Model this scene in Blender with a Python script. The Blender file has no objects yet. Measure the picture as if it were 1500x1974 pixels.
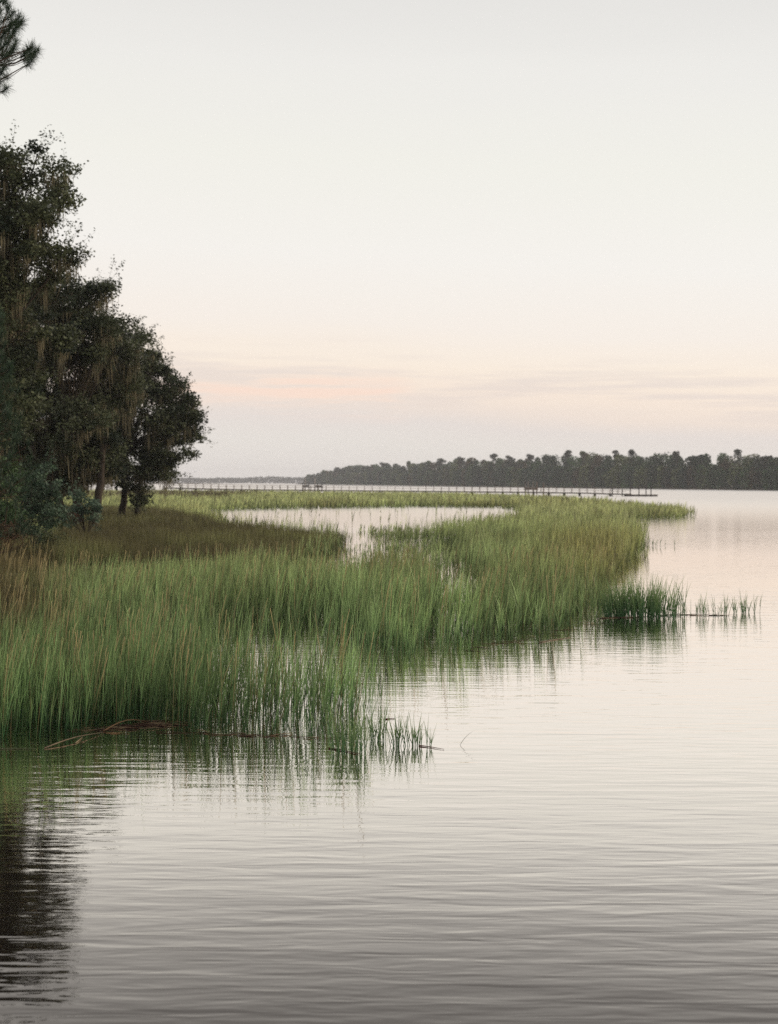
import bpy, math
import numpy as np
from mathutils import Matrix, Vector

# ------------------------------------------------------------------ camera, world, sun, exposure
sc = bpy.context.scene
COL = sc.collection
F = 50 / 36 * 1974
PX0, PY0, CH = 750.0, 930.3, 3.0
ROLL = math.radians(0.25)
RV = np.array([math.cos(ROLL), 0, math.sin(ROLL)])
UV = np.array([-math.sin(ROLL), 0, math.cos(ROLL)])

cd = bpy.data.cameras.new('camera')
cam = bpy.data.objects.new('camera', cd)
COL.objects.link(cam)
cam.matrix_world = Matrix(((RV[0], UV[0], 0, 0), (RV[1], UV[1], -1, 0), (RV[2], UV[2], 0, CH), (0, 0, 0, 1)))
cd.sensor_fit = 'VERTICAL'
cd.sensor_height = 36
cd.lens = 50
cd.shift_y = -(987 - PY0) / 1974
cd.clip_start = 0.1
cd.clip_end = 60000
cd.dof.use_dof = True
cd.dof.focus_distance = 18.5
cd.dof.aperture_fstop = 2.2
sc.camera = cam

sc.render.engine = 'CYCLES'
sc.view_settings.view_transform = 'Standard'
sc.view_settings.look = 'None'
sc.view_settings.gamma = 1
sc.view_settings.exposure = 0
sc.cycles.max_bounces = 7
sc.cycles.diffuse_bounces = 3
sc.cycles.glossy_bounces = 3
sc.cycles.transmission_bounces = 4
sc.cycles.transparent_max_bounces = 6
sc.cycles.volume_bounces = 1
sc.cycles.use_denoising = False
SUN_EL, SUN_AZ = math.radians(14), math.radians(75)     # azimuth clockwise from +Y (view direction)


def lin(r, g, b, a=1.0):
    f = lambda c: (c / 255 / 12.92) if c / 255 <= .04045 else ((c / 255 + .055) / 1.055) ** 2.4
    return (f(r), f(g), f(b), a)


w = bpy.data.worlds.new('World')
sc.world = w
w.use_nodes = True
nt = w.node_tree
nt.nodes.clear()
N, L = nt.nodes.new, nt.links.new


def math_node(op, a=None, b=None, tree=None, clamp=False):
    n = (tree or nt).nodes.new('ShaderNodeMath')
    n.operation = op
    n.use_clamp = clamp
    lk = (tree or nt).links.new
    for i, v in enumerate((a, b)):
        if v is None:
            continue
        if isinstance(v, (int, float)):
            n.inputs[i].default_value = v
        else:
            lk(v, n.inputs[i])
    return n.outputs[0]


def ramp(fac, stops, tree=None, interp='LINEAR'):
    t = tree or nt
    n = t.nodes.new('ShaderNodeValToRGB')
    n.color_ramp.interpolation = interp
    el = n.color_ramp.elements
    while len(el) > 1:
        el.remove(el[-1])
    el[0].position, el[0].color = stops[0]
    for p, c in stops[1:]:
        e = el.new(p)
        e.color = c
    t.links.new(fac, n.inputs[0])
    return n.outputs[0]


tc = N('ShaderNodeTexCoord')
sep = N('ShaderNodeSeparateXYZ')
L(tc.outputs['Generated'], sep.inputs[0])
mp = N('ShaderNodeMapping')
mp.inputs['Scale'].default_value = (3.0, 1.0, 30.0)
mp.inputs['Rotation'].default_value = (0, math.radians(3.0), 0)
L(tc.outputs['Generated'], mp.inputs[0])
cn = N('ShaderNodeTexNoise')
cn.inputs['Scale'].default_value = 1.3
cn.inputs['Detail'].default_value = 5
cn.inputs['Roughness'].default_value = 0.55
L(mp.outputs[0], cn.inputs['Vector'])
# the veil of cloud: elevation, tilted a little and ruffled by noise
tilt = math_node('MULTIPLY', sep.outputs['X'], 0.045)
zz = math_node('ADD', sep.outputs['Z'], tilt)
amp = math_node('MULTIPLY', math_node('SUBTRACT', cn.outputs['Fac'], 0.5), 0.022)
zz = math_node('ADD', zz, amp)
veil = ramp(zz, [
    (0.0, lin(232, 226, 221)), (0.028, lin(231, 225, 219)), (0.044, lin(230, 221, 216)),
    (0.054, lin(240, 225, 214)), (0.066, lin(248, 231, 216)), (0.084, lin(250, 236, 221)),
    (0.11, lin(247, 238, 229)), (0.155, lin(245, 241, 235)), (0.22, lin(241, 239, 231)),
    (0.28, lin(237, 235, 230)), (0.33, lin(229, 227, 223)), (0.5, lin(196, 192, 189)), (1.0, lin(170, 174, 180))])
# grey streak and pink wisps
mp2 = N('ShaderNodeMapping')
mp2.inputs['Scale'].default_value = (4.0, 1.0, 75.0)
mp2.inputs['Rotation'].default_value = (0, math.radians(3.5), 0)
mp2.inputs['Location'].default_value = (1.7, 0, 4.1)
L(tc.outputs['Generated'], mp2.inputs[0])
cn2 = N('ShaderNodeTexNoise')
cn2.inputs['Scale'].default_value = 1.6
cn2.inputs['Detail'].default_value = 9
cn2.inputs['Roughness'].default_value = 0.6
L(mp2.outputs[0], cn2.inputs['Vector'])
K = (0, 0, 0, 1)
W1 = (1, 1, 1, 1)
streak = ramp(cn2.outputs['Fac'], [(0.48, K), (0.6, W1)])
band = ramp(zz, [(0.048, K), (0.064, W1), (0.075, W1), (0.1, K)])
sf = math_node('MULTIPLY', math_node('MULTIPLY', streak, band), 0.55)
mx = N('ShaderNodeMix')
mx.data_type = 'RGBA'
L(sf, mx.inputs['Factor'])
L(veil, mx.inputs['A'])
mx.inputs['B'].default_value = lin(226, 214, 209)
wisp = ramp(cn2.outputs['Fac'], [(0.46, W1), (0.58, K)])
wband = ramp(zz, [(0.04, K), (0.058, W1), (0.066, W1), (0.08, K)])
wx = ramp(sep.outputs['X'], [(0.0, W1), (0.02, K)])
wf = math_node('MULTIPLY', math_node('MULTIPLY', math_node('MULTIPLY', wisp, wband), wx), 1.0)
mx2 = N('ShaderNodeMix')
mx2.data_type = 'RGBA'
L(wf, mx2.inputs['Factor'])
L(mx.outputs['Result'], mx2.inputs['A'])
mx2.inputs['B'].default_value = lin(251, 224, 208)
bgv = N('ShaderNodeBackground')
bgv.inputs['Strength'].default_value = 1.06
L(mx2.outputs['Result'], bgv.inputs['Color'])
sky = N('ShaderNodeTexSky')
sky.sky_type = 'NISHITA'
sky.sun_disc = False
sky.sun_elevation = SUN_EL
sky.sun_rotation = SUN_AZ
bgs = N('ShaderNodeBackground')
bgs.inputs['Strength'].default_value = 0.1
L(sky.outputs[0], bgs.inputs['Color'])
ms = N('ShaderNodeMixShader')
ms.inputs[0].default_value = 0.94
L(bgs.outputs[0], ms.inputs[1])
L(bgv.outputs[0], ms.inputs[2])
wo = N('ShaderNodeOutputWorld')
L(ms.outputs[0], wo.inputs['Surface'])

sd = bpy.data.lights.new('sun', 'SUN')
sd.energy = 2.4
sd.angle = math.radians(20)
sd.color = (1.0, 0.84, 0.66)
sun = bpy.data.objects.new('sun', sd)
COL.objects.link(sun)
sdir = Vector((math.sin(SUN_AZ) * math.cos(SUN_EL), math.cos(SUN_AZ) * math.cos(SUN_EL), math.sin(SUN_EL)))
sun.rotation_euler = (-sdir).to_track_quat('-Z', 'Y').to_euler()

rng = np.random.default_rng(7)

# ------------------------------------------------------------------ helpers


def w2p(P):
    P = np.asarray(P, float)
    rel = P - np.array([0, 0, CH])
    cx = rel @ RV
    cz = rel @ UV
    return PX0 + F * cx / rel[..., 1], PY0 - F * cz / rel[..., 1]


def ray(px, py):
    return np.array([0, 1, 0]) + RV * (px - PX0) / F - UV * (py - PY0) / F


def gp(px, py, z=0.0):                    # point on the level z
    d = ray(px, py)
    return np.array([0, 0, CH]) + d * (z - CH) / d[2]


def dp(px, py, D):                        # point at the depth D
    return np.array([0, 0, CH]) + ray(px, py) * D


def vnoise(x, y, seed=0):
    xi, yi = np.floor(x).astype(np.int64), np.floor(y).astype(np.int64)
    fx, fy = x - xi, y - yi
    fx, fy = fx * fx * (3 - 2 * fx), fy * fy * (3 - 2 * fy)

    def h(a, b):
        n = (a * 374761393 + b * 668265263 + seed * 1442695041) & 0x7fffffff
        n = ((n ^ (n >> 13)) * 1274126177) & 0x7fffffff
        return ((n ^ (n >> 16)) & 0xffff) / 65535.0
    return (h(xi, yi) * (1 - fx) + h(xi + 1, yi) * fx) * (1 - fy) + (h(xi, yi + 1) * (1 - fx) + h(xi + 1, yi + 1) * fx) * fy


def fbm(x, y, seed=0):
    return (vnoise(x, y, seed) + .5 * vnoise(x * 2.1, y * 2.1, seed + 1) + .25 * vnoise(x * 4.3, y * 4.3, seed + 2)) / 1.75


def inpoly(px, py, poly):
    poly = np.asarray(poly, float)
    x0, y0 = poly[:, 0], poly[:, 1]
    x1, y1 = np.roll(x0, -1), np.roll(y0, -1)
    ins = np.zeros(px.shape, bool)
    for a, b, c, d in zip(x0, y0, x1, y1):
        if b == d:
            continue
        cond = ((b > py) != (d > py)) & (px < (c - a) * (py - b) / (d - b) + a)
        ins ^= cond
    return ins


def mesh_np(name, V, Q, C=None, smooth=False):
    me = bpy.data.meshes.new(name)
    V = np.asarray(V, np.float32).reshape(-1, 3)
    Q = np.asarray(Q, np.int32).reshape(-1, 4)
    n, m = len(V), len(Q)
    me.vertices.add(n)
    me.vertices.foreach_set('co', V.ravel())
    me.loops.add(m * 4)
    me.loops.foreach_set('vertex_index', Q.ravel())
    me.polygons.add(m)
    me.polygons.foreach_set('loop_start', np.arange(0, m * 4, 4, dtype=np.int32))
    me.polygons.foreach_set('loop_total', np.full(m, 4, np.int32))
    me.update(calc_edges=True)
    if C is not None:
        at = me.color_attributes.new('col', 'FLOAT_COLOR', 'POINT')
        CC = np.ones((n, 4), np.float32)
        CC[:, :3] = C
        at.data.foreach_set('color', CC.ravel())
    if smooth:
        me.polygons.foreach_set('use_smooth', np.ones(m, bool))
    return me


class MB:
    """Collects geometry for ONE mesh object."""

    def __init__(s):
        s.V, s.Q, s.C, s.n = [], [], [], 0

    def add(s, V, Q, C):
        V = np.asarray(V, float).reshape(-1, 3)
        s.V.append(V)
        s.Q.append(np.asarray(Q, np.int64).reshape(-1, 4) + s.n)
        s.C.append(np.broadcast_to(np.asarray(C, float), V.shape))
        s.n += len(V)

    def ribbons(s, root, az, tilt, curl, Ln, W, faz, cb, ct, nseg=3, tip=.08, belly=.0):
        n = len(root)
        if n == 0:
            return
        pos = np.array(root, float)
        W = np.broadcast_to(np.asarray(W, float), (n,))
        T = np.linspace(0, 1, nseg + 1)
        side = np.stack([np.cos(faz), np.sin(faz), np.zeros(n)], 1)
        ca, sa = np.cos(az), np.sin(az)
        VV = np.zeros((n, nseg + 1, 2, 3))
        CC = np.zeros((n, nseg + 1, 2, 3))
        for k, t in enumerate(T):
            if k:
                a = tilt + curl * (t - .5 / nseg) ** 1.5
                st = Ln / nseg
                pos = pos + np.stack([np.sin(a) * ca * st, np.sin(a) * sa * st, np.cos(a) * st], 1)
            wd = W * (tip + (1 - tip) * (1 - t ** 2.2)) * (1 if t > 0 else .75)
            VV[:, k, 0] = pos - side * (wd * .5)[:, None]
            VV[:, k, 1] = pos + side * (wd * .5)[:, None]
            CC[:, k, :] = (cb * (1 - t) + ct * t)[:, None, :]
        m = nseg + 1
        base = (np.arange(n) * m * 2)[:, None]
        q = np.array([[2 * k, 2 * k + 1, 2 * k + 3, 2 * k + 2] for k in range(nseg)])
        s.add(VV.reshape(-1, 3), (base[:, :, None] + q[None]).reshape(-1, 4), CC.reshape(-1, 3))

    def leaves(s, cen, size, col, flat=.6, asp=.75):
        n = len(cen)
        nr = rng.normal(size=(n, 3))
        nr[:, 2] = np.abs(nr[:, 2]) + flat
        nr /= np.linalg.norm(nr, axis=1)[:, None]
        a = rng.normal(size=(n, 3))
        u = np.cross(nr, a)
        u /= np.linalg.norm(u, axis=1)[:, None]
        v = np.cross(nr, u)
        su = (size * .5)[:, None]
        V = np.stack([cen - u * su, cen - v * su * asp + u * su * .1, cen + u * su, cen + v * su * asp + u * su * .1], 1)
        Q = np.arange(n * 4).reshape(n, 4)
        s.add(V.reshape(-1, 3), Q, np.repeat(col, 4, axis=0))

    def tube(s, pts, rad, col, k=6):
        pts = np.asarray(pts, float)
        n = len(pts)
        rad = np.broadcast_to(np.asarray(rad, float), (n,))
        d = np.gradient(pts, axis=0)
        d /= np.linalg.norm(d, axis=1)[:, None] + 1e-9
        ref = np.array([1.0, 0, 0]) if abs(d[:, 0].mean()) < .7 else np.array([0, 0, 1.0])
        u = np.cross(d, ref)
        u /= np.linalg.norm(u, axis=1)[:, None] + 1e-9
        v = np.cross(d, u)
        an = np.linspace(0, 2 * np.pi, k, endpoint=False)
        V = pts[:, None] + (u[:, None] * np.cos(an)[None, :, None] + v[:, None] * np.sin(an)[None, :, None]) * rad[:, None, None]
        Q = []
        for i in range(n - 1):
            for j in range(k):
                Q.append((i * k + j, i * k + (j + 1) % k, (i + 1) * k + (j + 1) % k, (i + 1) * k + j))
        V = V.reshape(-1, 3)
        nv = len(V)
        V = np.vstack([V, pts[:1], pts[-1:]])
        for j in range(0, k, 2):
            Q.append((nv, (j + 2) % k, (j + 1) % k, j))
            b = (n - 1) * k
            Q.append((nv + 1, b + j, b + (j + 1) % k, b + (j + 2) % k))
        s.add(V, Q, col)

    def box(s, c, size, col, rotz=0.0):
        x, y, z = np.asarray(size, float) / 2
        V = np.array([(a, b, d) for a in (-x, x) for b in (-y, y) for d in (-z, z)])
        ca, sa = math.cos(rotz), math.sin(rotz)
        V = np.stack([V[:, 0] * ca - V[:, 1] * sa, V[:, 0] * sa + V[:, 1] * ca, V[:, 2]], 1) + np.asarray(c)
        s.add(V, [(0, 1, 3, 2), (4, 6, 7, 5), (0, 4, 5, 1), (2, 3, 7, 6), (0, 2, 6, 4), (1, 5, 7, 3)], col)

    def build(s, name, mat, parent=None, loc=None, smooth=False):
        V, Q, C = np.vstack(s.V), np.vstack(s.Q), np.vstack(s.C)
        o = bpy.data.objects.new(name, None) if False else None
        if loc is None and parent is not None:
            loc = None
        off = np.zeros(3)
        if parent is not None:
            off = np.array(parent.get('_base', (0, 0, 0)), float)
        elif loc is not None:
            off = np.asarray(loc, float)
        me = mesh_np(name, V - off, Q, C, smooth)
        me.materials.append(mat)
        o = bpy.data.objects.new(name, me)
        COL.objects.link(o)
        if parent is not None:
            o.parent = parent
            o['_base'] = [float(v) for v in off]
        elif loc is not None:
            o.location = [float(v) for v in loc]
            o['_base'] = [float(v) for v in loc]
        return o


def tag(o, label=None, cat=None, group=None, kind=None):
    for k, v in (('label', label), ('category', cat), ('group', group), ('kind', kind)):
        if v:
            o[k] = v
    return o


def empty(name, loc, label, cat, group=None):
    o = bpy.data.objects.new(name, None)
    COL.objects.link(o)
    o.location = [float(v) for v in loc]
    o['_base'] = [float(v) for v in loc]
    o.empty_display_size = .3
    return tag(o, label, cat, group)


# ------------------------------------------------------------------ materials
def mat_col(name, rough=.6, transl=.0, spec=.3, noise=0.0, nscale=8.0, bump=0.0):
    m = bpy.data.materials.new(name)
    m.use_nodes = True
    t = m.node_tree
    b = t.nodes['Principled BSDF']
    at = t.nodes.new('ShaderNodeAttribute')
    at.attribute_name = 'col'
    col = at.outputs['Color']
    if noise > 0:
        tcn = t.nodes.new('ShaderNodeTexCoord')
        nz = t.nodes.new('ShaderNodeTexNoise')
        nz.inputs['Scale'].default_value = nscale
        nz.inputs['Detail'].default_value = 6
        t.links.new(tcn.outputs['Object'], nz.inputs['Vector'])
        hs = t.nodes.new('ShaderNodeHueSaturation')
        t.links.new(math_node('ADD', math_node('MULTIPLY', nz.outputs['Fac'], noise * 2, t), 1 - noise, t), hs.inputs['Value'])
        t.links.new(col, hs.inputs['Color'])
        col = hs.outputs[0]
        if bump:
            bp = t.nodes.new('ShaderNodeBump')
            bp.inputs['Distance'].default_value = bump
            t.links.new(nz.outputs['Fac'], bp.inputs['Height'])
            t.links.new(bp.outputs[0], b.inputs['Normal'])
    t.links.new(col, b.inputs['Base Color'])
    b.inputs['Roughness'].default_value = rough
    b.inputs['Specular IOR Level'].default_value = spec
    if transl > 0:
        tr = t.nodes.new('ShaderNodeBsdfTranslucent')
        t.links.new(col, tr.inputs['Color'])
        mxs = t.nodes.new('ShaderNodeMixShader')
        mxs.inputs[0].default_value = transl
        t.links.new(b.outputs[0], mxs.inputs[1])
        t.links.new(tr.outputs[0], mxs.inputs[2])
        t.links.new(mxs.outputs[0], t.nodes['Material Output'].inputs['Surface'])
    return m


M_grass = mat_col('grass_blade', .5, .3, .25)
M_leaf = mat_col('oak_leaf', .5, .2, .3)
M_needle = mat_col('pine_needle', .5, .15, .3)
M_moss = mat_col('hanging_moss', .9, .35, .1)
M_bark = mat_col('bark', .9, 0, .1, .35, 6, .02)
M_far = mat_col('far_foliage', .9, .1, .05)
M_wood = mat_col('weathered_wood', .85, 0, .15, .25, 3, .004)
M_reed = mat_col('dead_reed', .7, 0, .2, .3, 20)


def water_material():
    m = bpy.data.materials.new('marsh_water')
    m.use_nodes = True
    t = m.node_tree
    t.nodes.clear()
    n, l = t.nodes.new, t.links.new
    tcw = n('ShaderNodeTexCoord')
    sp = n('ShaderNodeSeparateXYZ')
    l(tcw.outputs['Object'], sp.inputs[0])

    def layer(sx, sy, rot, scale, detail, dist, rough=.5):
        mpn = n('ShaderNodeMapping')
        mpn.inputs['Scale'].default_value = (sx, sy, 1)
        mpn.inputs['Rotation'].default_value = (0, 0, math.radians(rot))
        l(tcw.outputs['Object'], mpn.inputs[0])
        nz = n('ShaderNodeTexNoise')
        nz.inputs['Scale'].default_value = scale
        nz.inputs['Detail'].default_value = detail
        nz.inputs['Roughness'].default_value = rough
        nz.inputs['Distortion'].default_value = dist
        l(mpn.outputs[0], nz.inputs['Vector'])
        return nz.outputs['Fac']
    # breeze patches: calm near the grass, ruffled farther out
    patch = layer(.02, .05, 8, 1.0, 3, 0)
    patch = ramp(patch, [(.35, (.45, .45, .45, 1)), (.65, (1.2, 1.2, 1.2, 1))], t)
    dist = n('ShaderNodeMapRange')
    dist.inputs['From Min'].default_value = 8
    dist.inputs['From Max'].default_value = 60
    dist.inputs['To Min'].default_value = 1
    dist.inputs['To Max'].default_value = .35
    l(sp.outputs['Y'], dist.inputs['Value'])
    h = math_node('MULTIPLY', layer(1.25, 6.2, -4, 1.0, 2.2, .35, .5), .0092, t)
    h = math_node('ADD', h, math_node('MULTIPLY', layer(.42, 1.9, 5, 1.0, 1, 0), .0075, t), t)
    h = math_node('ADD', h, math_node('MULTIPLY', layer(7, 12, 6, 1.3, 2, .5), .00065, t), t)
    h = math_node('MULTIPLY', h, patch, t)
    h = math_node('MULTIPLY', h, dist.outputs[0], t)
    bp = n('ShaderNodeBump')
    bp.inputs['Strength'].default_value = 1
    bp.inputs['Distance'].default_value = 1
    l(h, bp.inputs['Height'])
    fr = n('ShaderNodeFresnel')
    fr.inputs['IOR'].default_value = 1.33
    l(bp.outputs[0], fr.inputs['Normal'])
    g = lambda v: (v, v, v, 1)
    fac = ramp(fr.outputs[0], [(0, g(.03)), (.06, g(.09)), (.12, g(.185)), (.17, g(.40)), (.24, g(.76)), (.34, g(.93)), (.5, g(.98)), (1, g(1))], t)
    dif = n('ShaderNodeBsdfDiffuse')
    dif.inputs['Color'].default_value = (.012, .008, .0075, 1)
    gl = n('ShaderNodeBsdfGlossy')
    gl.inputs['Color'].default_value = (1, .95, .90, 1)
    rg = n('ShaderNodeMapRange')
    rg.inputs['From Min'].default_value = 45
    rg.inputs['From Max'].default_value = 300
    rg.inputs['To Min'].default_value = .02
    rg.inputs['To Max'].default_value = .40
    l(sp.outputs['Y'], rg.inputs['Value'])
    l(rg.outputs[0], gl.inputs['Roughness'])
    l(bp.outputs[0], gl.inputs['Normal'])
    mxs = n('ShaderNodeMixShader')
    l(fac, mxs.inputs[0])
    l(dif.outputs[0], mxs.inputs[1])
    l(gl.outputs[0], mxs.inputs[2])
    o = n('ShaderNodeOutputMaterial')
    l(mxs.outputs[0], o.inputs['Surface'])
    return m


def ground_material():
    m = bpy.data.materials.new('mud_and_litter')
    m.use_nodes = True
    t = m.node_tree
    b = t.nodes['Principled BSDF']
    tcg = t.nodes.new('ShaderNodeTexCoord')
    nz = t.nodes.new('ShaderNodeTexNoise')
    nz.inputs['Scale'].default_value = 1.2
    nz.inputs['Detail'].default_value = 10
    nz.inputs['Roughness'].default_value = .7
    t.links.new(tcg.outputs['Object'], nz.inputs['Vector'])
    c = ramp(nz.outputs['Fac'], [(.3, (.025, .018, .012, 1)), (.5, (.07, .048, .028, 1)), (.7, (.13, .09, .05, 1))], t)
    t.links.new(c, b.inputs['Base Color'])
    bp = t.nodes.new('ShaderNodeBump')
    bp.inputs['Distance'].default_value = .08
    t.links.new(nz.outputs['Fac'], bp.inputs['Height'])
    t.links.new(bp.outputs[0], b.inputs['Normal'])
    b.inputs['Roughness'].default_value = .95
    return m


M_water = water_material()
M_ground = ground_material()

# ------------------------------------------------------------------ setting: ground sheet, water, far banks
_ly = np.array([-60, 0, 20, 40, 55, 70, 85, 97, 112, 130, 200, 300, 420, 700, 9000])
_lx = np.array([-9, -9, -9.5, -11.5, -13.5, -16, -18.5, -17, -22, -34, -62, -86, -110, -180, -1500.])


def hland(x, y):
    e = np.interp(y, _ly, _lx) - x + (fbm(x * .15, y * .15, 3) - .5) * 3
    h = np.clip(e / 9, -1, 1.6)
    return np.where(h > 0, h * .75, h * .5)


xs = np.unique(np.concatenate([np.linspace(-3600, -200, 12), np.linspace(-200, -60, 15), np.arange(-60, 8, 1.25), np.linspace(8, 60, 8), np.linspace(60, 3600, 12)]))
ys = np.unique(np.concatenate([np.linspace(-600, -40, 8), np.arange(-40, 150, 1.5), np.linspace(150, 500, 40), np.linspace(500, 3500, 14)]))
GX, GY = np.meshgrid(xs, ys)
GZ = hland(GX, GY) + (fbm(GX * .5, GY * .5, 9) - .5) * .12
idx = np.arange(GX.size).reshape(GX.shape)
Q = np.stack([idx[:-1, :-1], idx[:-1, 1:], idx[1:, 1:], idx[1:, :-1]], -1).reshape(-1, 4)
me = mesh_np('ground', np.stack([GX, GY, GZ], -1).reshape(-1, 3), Q, None, True)
me.materials.append(M_ground)
o = bpy.data.objects.new('ground', me)
COL.objects.link(o)
tag(o, kind='structure')

me = mesh_np('water', [(-3600, -600, 0), (3600, -600, 0), (3600, 3500, 0), (-3600, 3500, 0)], [(0, 1, 2, 3)])
me.materials.append(M_water)
o = bpy.data.objects.new('water', me)
COL.objects.link(o)
tag(o, kind='structure')

shore_px = [(570, 933.4), (610, 934.1), (700, 935.2), (800, 936.6), (900, 938.0), (1000, 939.3), (1100, 940.7), (1200, 942.0), (1300, 943.2), (1400, 944.4), (1500, 945.6), (1600, 947), (1800, 950), (2200, 957)]
shore = np.array([gp(a, b) for a, b in shore_px])


def shore_at(px):
    return np.stack([np.interp(px, [a for a, _ in shore_px], shore[:, k]) for k in range(3)], -1)


mb = MB()
back = shore + np.array([-10, 350, 0])
for i in range(len(shore) - 1):
    for (o0, z0), (o1, z1) in zip([(0, -.3), (.01, .5), (.06, 1.2)], [(.01, .5), (.06, 1.2), (1, 1.6)]):
        a, b = shore[i], shore[i + 1]
        A, B = back[i], back[i + 1]
        ff = lambda p, q_, t_, z_: [p[0] + (q_[0] - p[0]) * t_, p[1] + (q_[1] - p[1]) * t_, z_]
        mb.add([ff(a, A, o0, z0), ff(b, B, o0, z0), ff(b, B, o1, z1), ff(a, A, o1, z1)], [(0, 1, 2, 3)], (.1, .08, .05))
o = mb.build('far_bank', M_ground)
tag(o, kind='structure')

# ------------------------------------------------------------------ marsh outline (base points as seen, then used as plan on the water level)
MAIN = [(-700, 1560), (-300, 1480), (-150, 1450), (0, 1432), (60, 1428), (150, 1412), (230, 1395), (300, 1392), (350, 1410), (450, 1419), (560, 1420), (640, 1424),
        (690, 1430), (716, 1415), (722, 1380), (716, 1330), (735, 1300), (765, 1272), (850, 1262), (950, 1250), (1040, 1235), (1100, 1215),
        (1150, 1197), (1165, 1185), (1150, 1160), (1160, 1130), (1190, 1100), (1215, 1080), (1232, 1055), (1226, 1022), (1196, 1003),
        (1260, 1002), (1320, 999), (1338, 994), (1300, 988), (1200, 977), (1120, 969), (1000, 962), (850, 957.5), (600, 955), (450, 953), (300, 951), (-300, 951)]
POND = [(385, 988), (450, 984), (600, 981), (800, 978), (960, 979), (1012, 986), (1000, 1003), (930, 1018), (860, 1032), (760, 1044), (710, 1064), (655, 1062), (655, 1044), (560, 1036), (440, 1022), (405, 1000)]
POND2 = [(650, 1060), (700, 1050), (850, 1046), (905, 1062), (890, 1088), (790, 1114), (640, 1122), (500, 1120), (540, 1096), (600, 1080)]
RUSH = [(105, 990), (200, 991), (300, 995), (350, 1005), (430, 1027), (560, 1040), (645, 1047), (648, 1057), (560, 1090), (400, 1122), (200, 1132), (90, 1120)]
HOLE1 = [(400, 1222), (520, 1200), (650, 1203), (722, 1222), (742, 1290), (716, 1345), (600, 1330), (500, 1325), (410, 1320)]
HOLE2 = [(830, 1105), (930, 1100), (935, 1150), (925, 1185), (840, 1190), (822, 1150)]
STREAK = [(700, 1020), (800, 1022), (860, 1030), (820, 1044), (720, 1040)]


def marsh_points(y0, y1, dens, margin=1.0):
    """random points of the marsh plan between two depths, with weights; returns xyz, px, py"""
    x0, x1 = -.36 * y1 * margin, .27 * y1
    n = int((x1 - x0) * (y1 - y0) * dens)
    x = rng.uniform(x0, x1, n)
    y = rng.uniform(y0, y1, n)
    P = np.stack([x, y, np.zeros(n)], 1)
    px, py = w2p(P)
    k = (px > -330) & (px < 1420)
    P, px, py, x, y = P[k], px[k], py[k], x[k], y[k]
    # ragged outline: jitter the test position
    s = F / y
    wob = 11 * (F / 2742)
    jx = (fbm(x * 1.0, y * 1.0, 21) - .5) * np.where(py < 1300, 1.9, .9) * s + rng.normal(0, .10, len(x)) * s
    jy = (fbm(x * 1.3 + 50, y * 1.3, 22) - .5) * (1.5 + y * .012) * F * CH / y ** 2 + rng.normal(0, .12, len(x)) * F * CH / y ** 2
    jy = np.where(py > 1375, jy * .25, jy)
    return P, px + jx, py + jy


def weights(px, py):
    wgt = inpoly(px, py, MAIN).astype(float)
    wgt[inpoly(px, py, POND)] = .004
    wgt[inpoly(px, py, POND2)] = .26
    wgt[inpoly(px, py, POND2) & (px < 700)] = .16
    wgt[inpoly(px, py, STREAK)] = .5
    wgt[inpoly(px, py, HOLE1)] *= .10
    wgt[inpoly(px, py, HOLE2)] *= .04
    wgt[inpoly(px, py, RUSH)] = 0
    edge = (px > 715) & ~inpoly(px, py + 26, MAIN) & (py > 1120)
    wgt[edge] *= .25
    # thin out the front right clump
    fr = (px > 380) & (px < 730) & (py > 1300)
    wgt[fr] *= np.clip(.85 - (px[fr] - 380) / 900, .35, 1)
    wgt[(px > 600) & (px < 730) & (py > 1300)] *= .8
    return wgt


def sel(P, px, py, f=1.0):
    wgt = weights(px, py) * f
    k = rng.uniform(size=len(wgt)) < wgt
    return P[k], px[k], py[k]


def mixc(a, b, t):
    return np.asarray(a)[None] * (1 - t[:, None]) + np.asarray(b)[None] * t[:, None]


def grass_colors(P, px, py):
    """base and tip colours by plant: green in front, yellower far off, rusty patch at the left"""
    n = len(P)
    d = P[:, 1]
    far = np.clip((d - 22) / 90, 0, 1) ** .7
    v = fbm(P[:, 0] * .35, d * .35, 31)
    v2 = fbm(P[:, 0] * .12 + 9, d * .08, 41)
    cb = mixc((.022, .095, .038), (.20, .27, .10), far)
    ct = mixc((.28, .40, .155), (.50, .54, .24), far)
    yel = np.clip((v2 - .5) * 3.0, 0, 1) * np.clip((d - 20) / 25, .1, 1)
    cb = cb * (1 - .45 * yel[:, None]) + np.array([.15, .15, .045]) * .45 * yel[:, None]
    ct = ct * (1 - .6 * yel[:, None]) + np.array([.30, .255, .09]) * .6 * yel[:, None]
    # the golden right shoulder
    gold = np.exp(-((px - 1140) / 110) ** 2 - ((py - 1095) / 55) ** 2) * .8
    ct = ct * (1 - gold[:, None]) + np.array([.42, .36, .13]) * gold[:, None]
    cb = cb * (1 - .5 * gold[:, None]) + np.array([.17, .15, .05]) * .5 * gold[:, None]
    rust = np.clip((150 - px) / 130, 0, 1) * np.clip(1 - np.abs(py - 1210) / 110, 0, 1) + np.clip((230 - px) / 200, 0, 1) * np.clip(1 - np.abs(py - 1105) / 60, 0, 1)
    rust = np.clip(rust * 1.5 * (.4 + v), 0, .9)
    br = rng.uniform(.3, 1.7, n)
    cb = cb * (1 - rust[:, None]) + np.array([.05, .042, .022]) * rust[:, None]
    ct = ct * (1 - rust[:, None]) + np.array([.17, .13, .06]) * rust[:, None]
    f = (.5 + 1.0 * v) * br
    return cb * f[:, None], ct * f[:, None], v, rust


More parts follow.
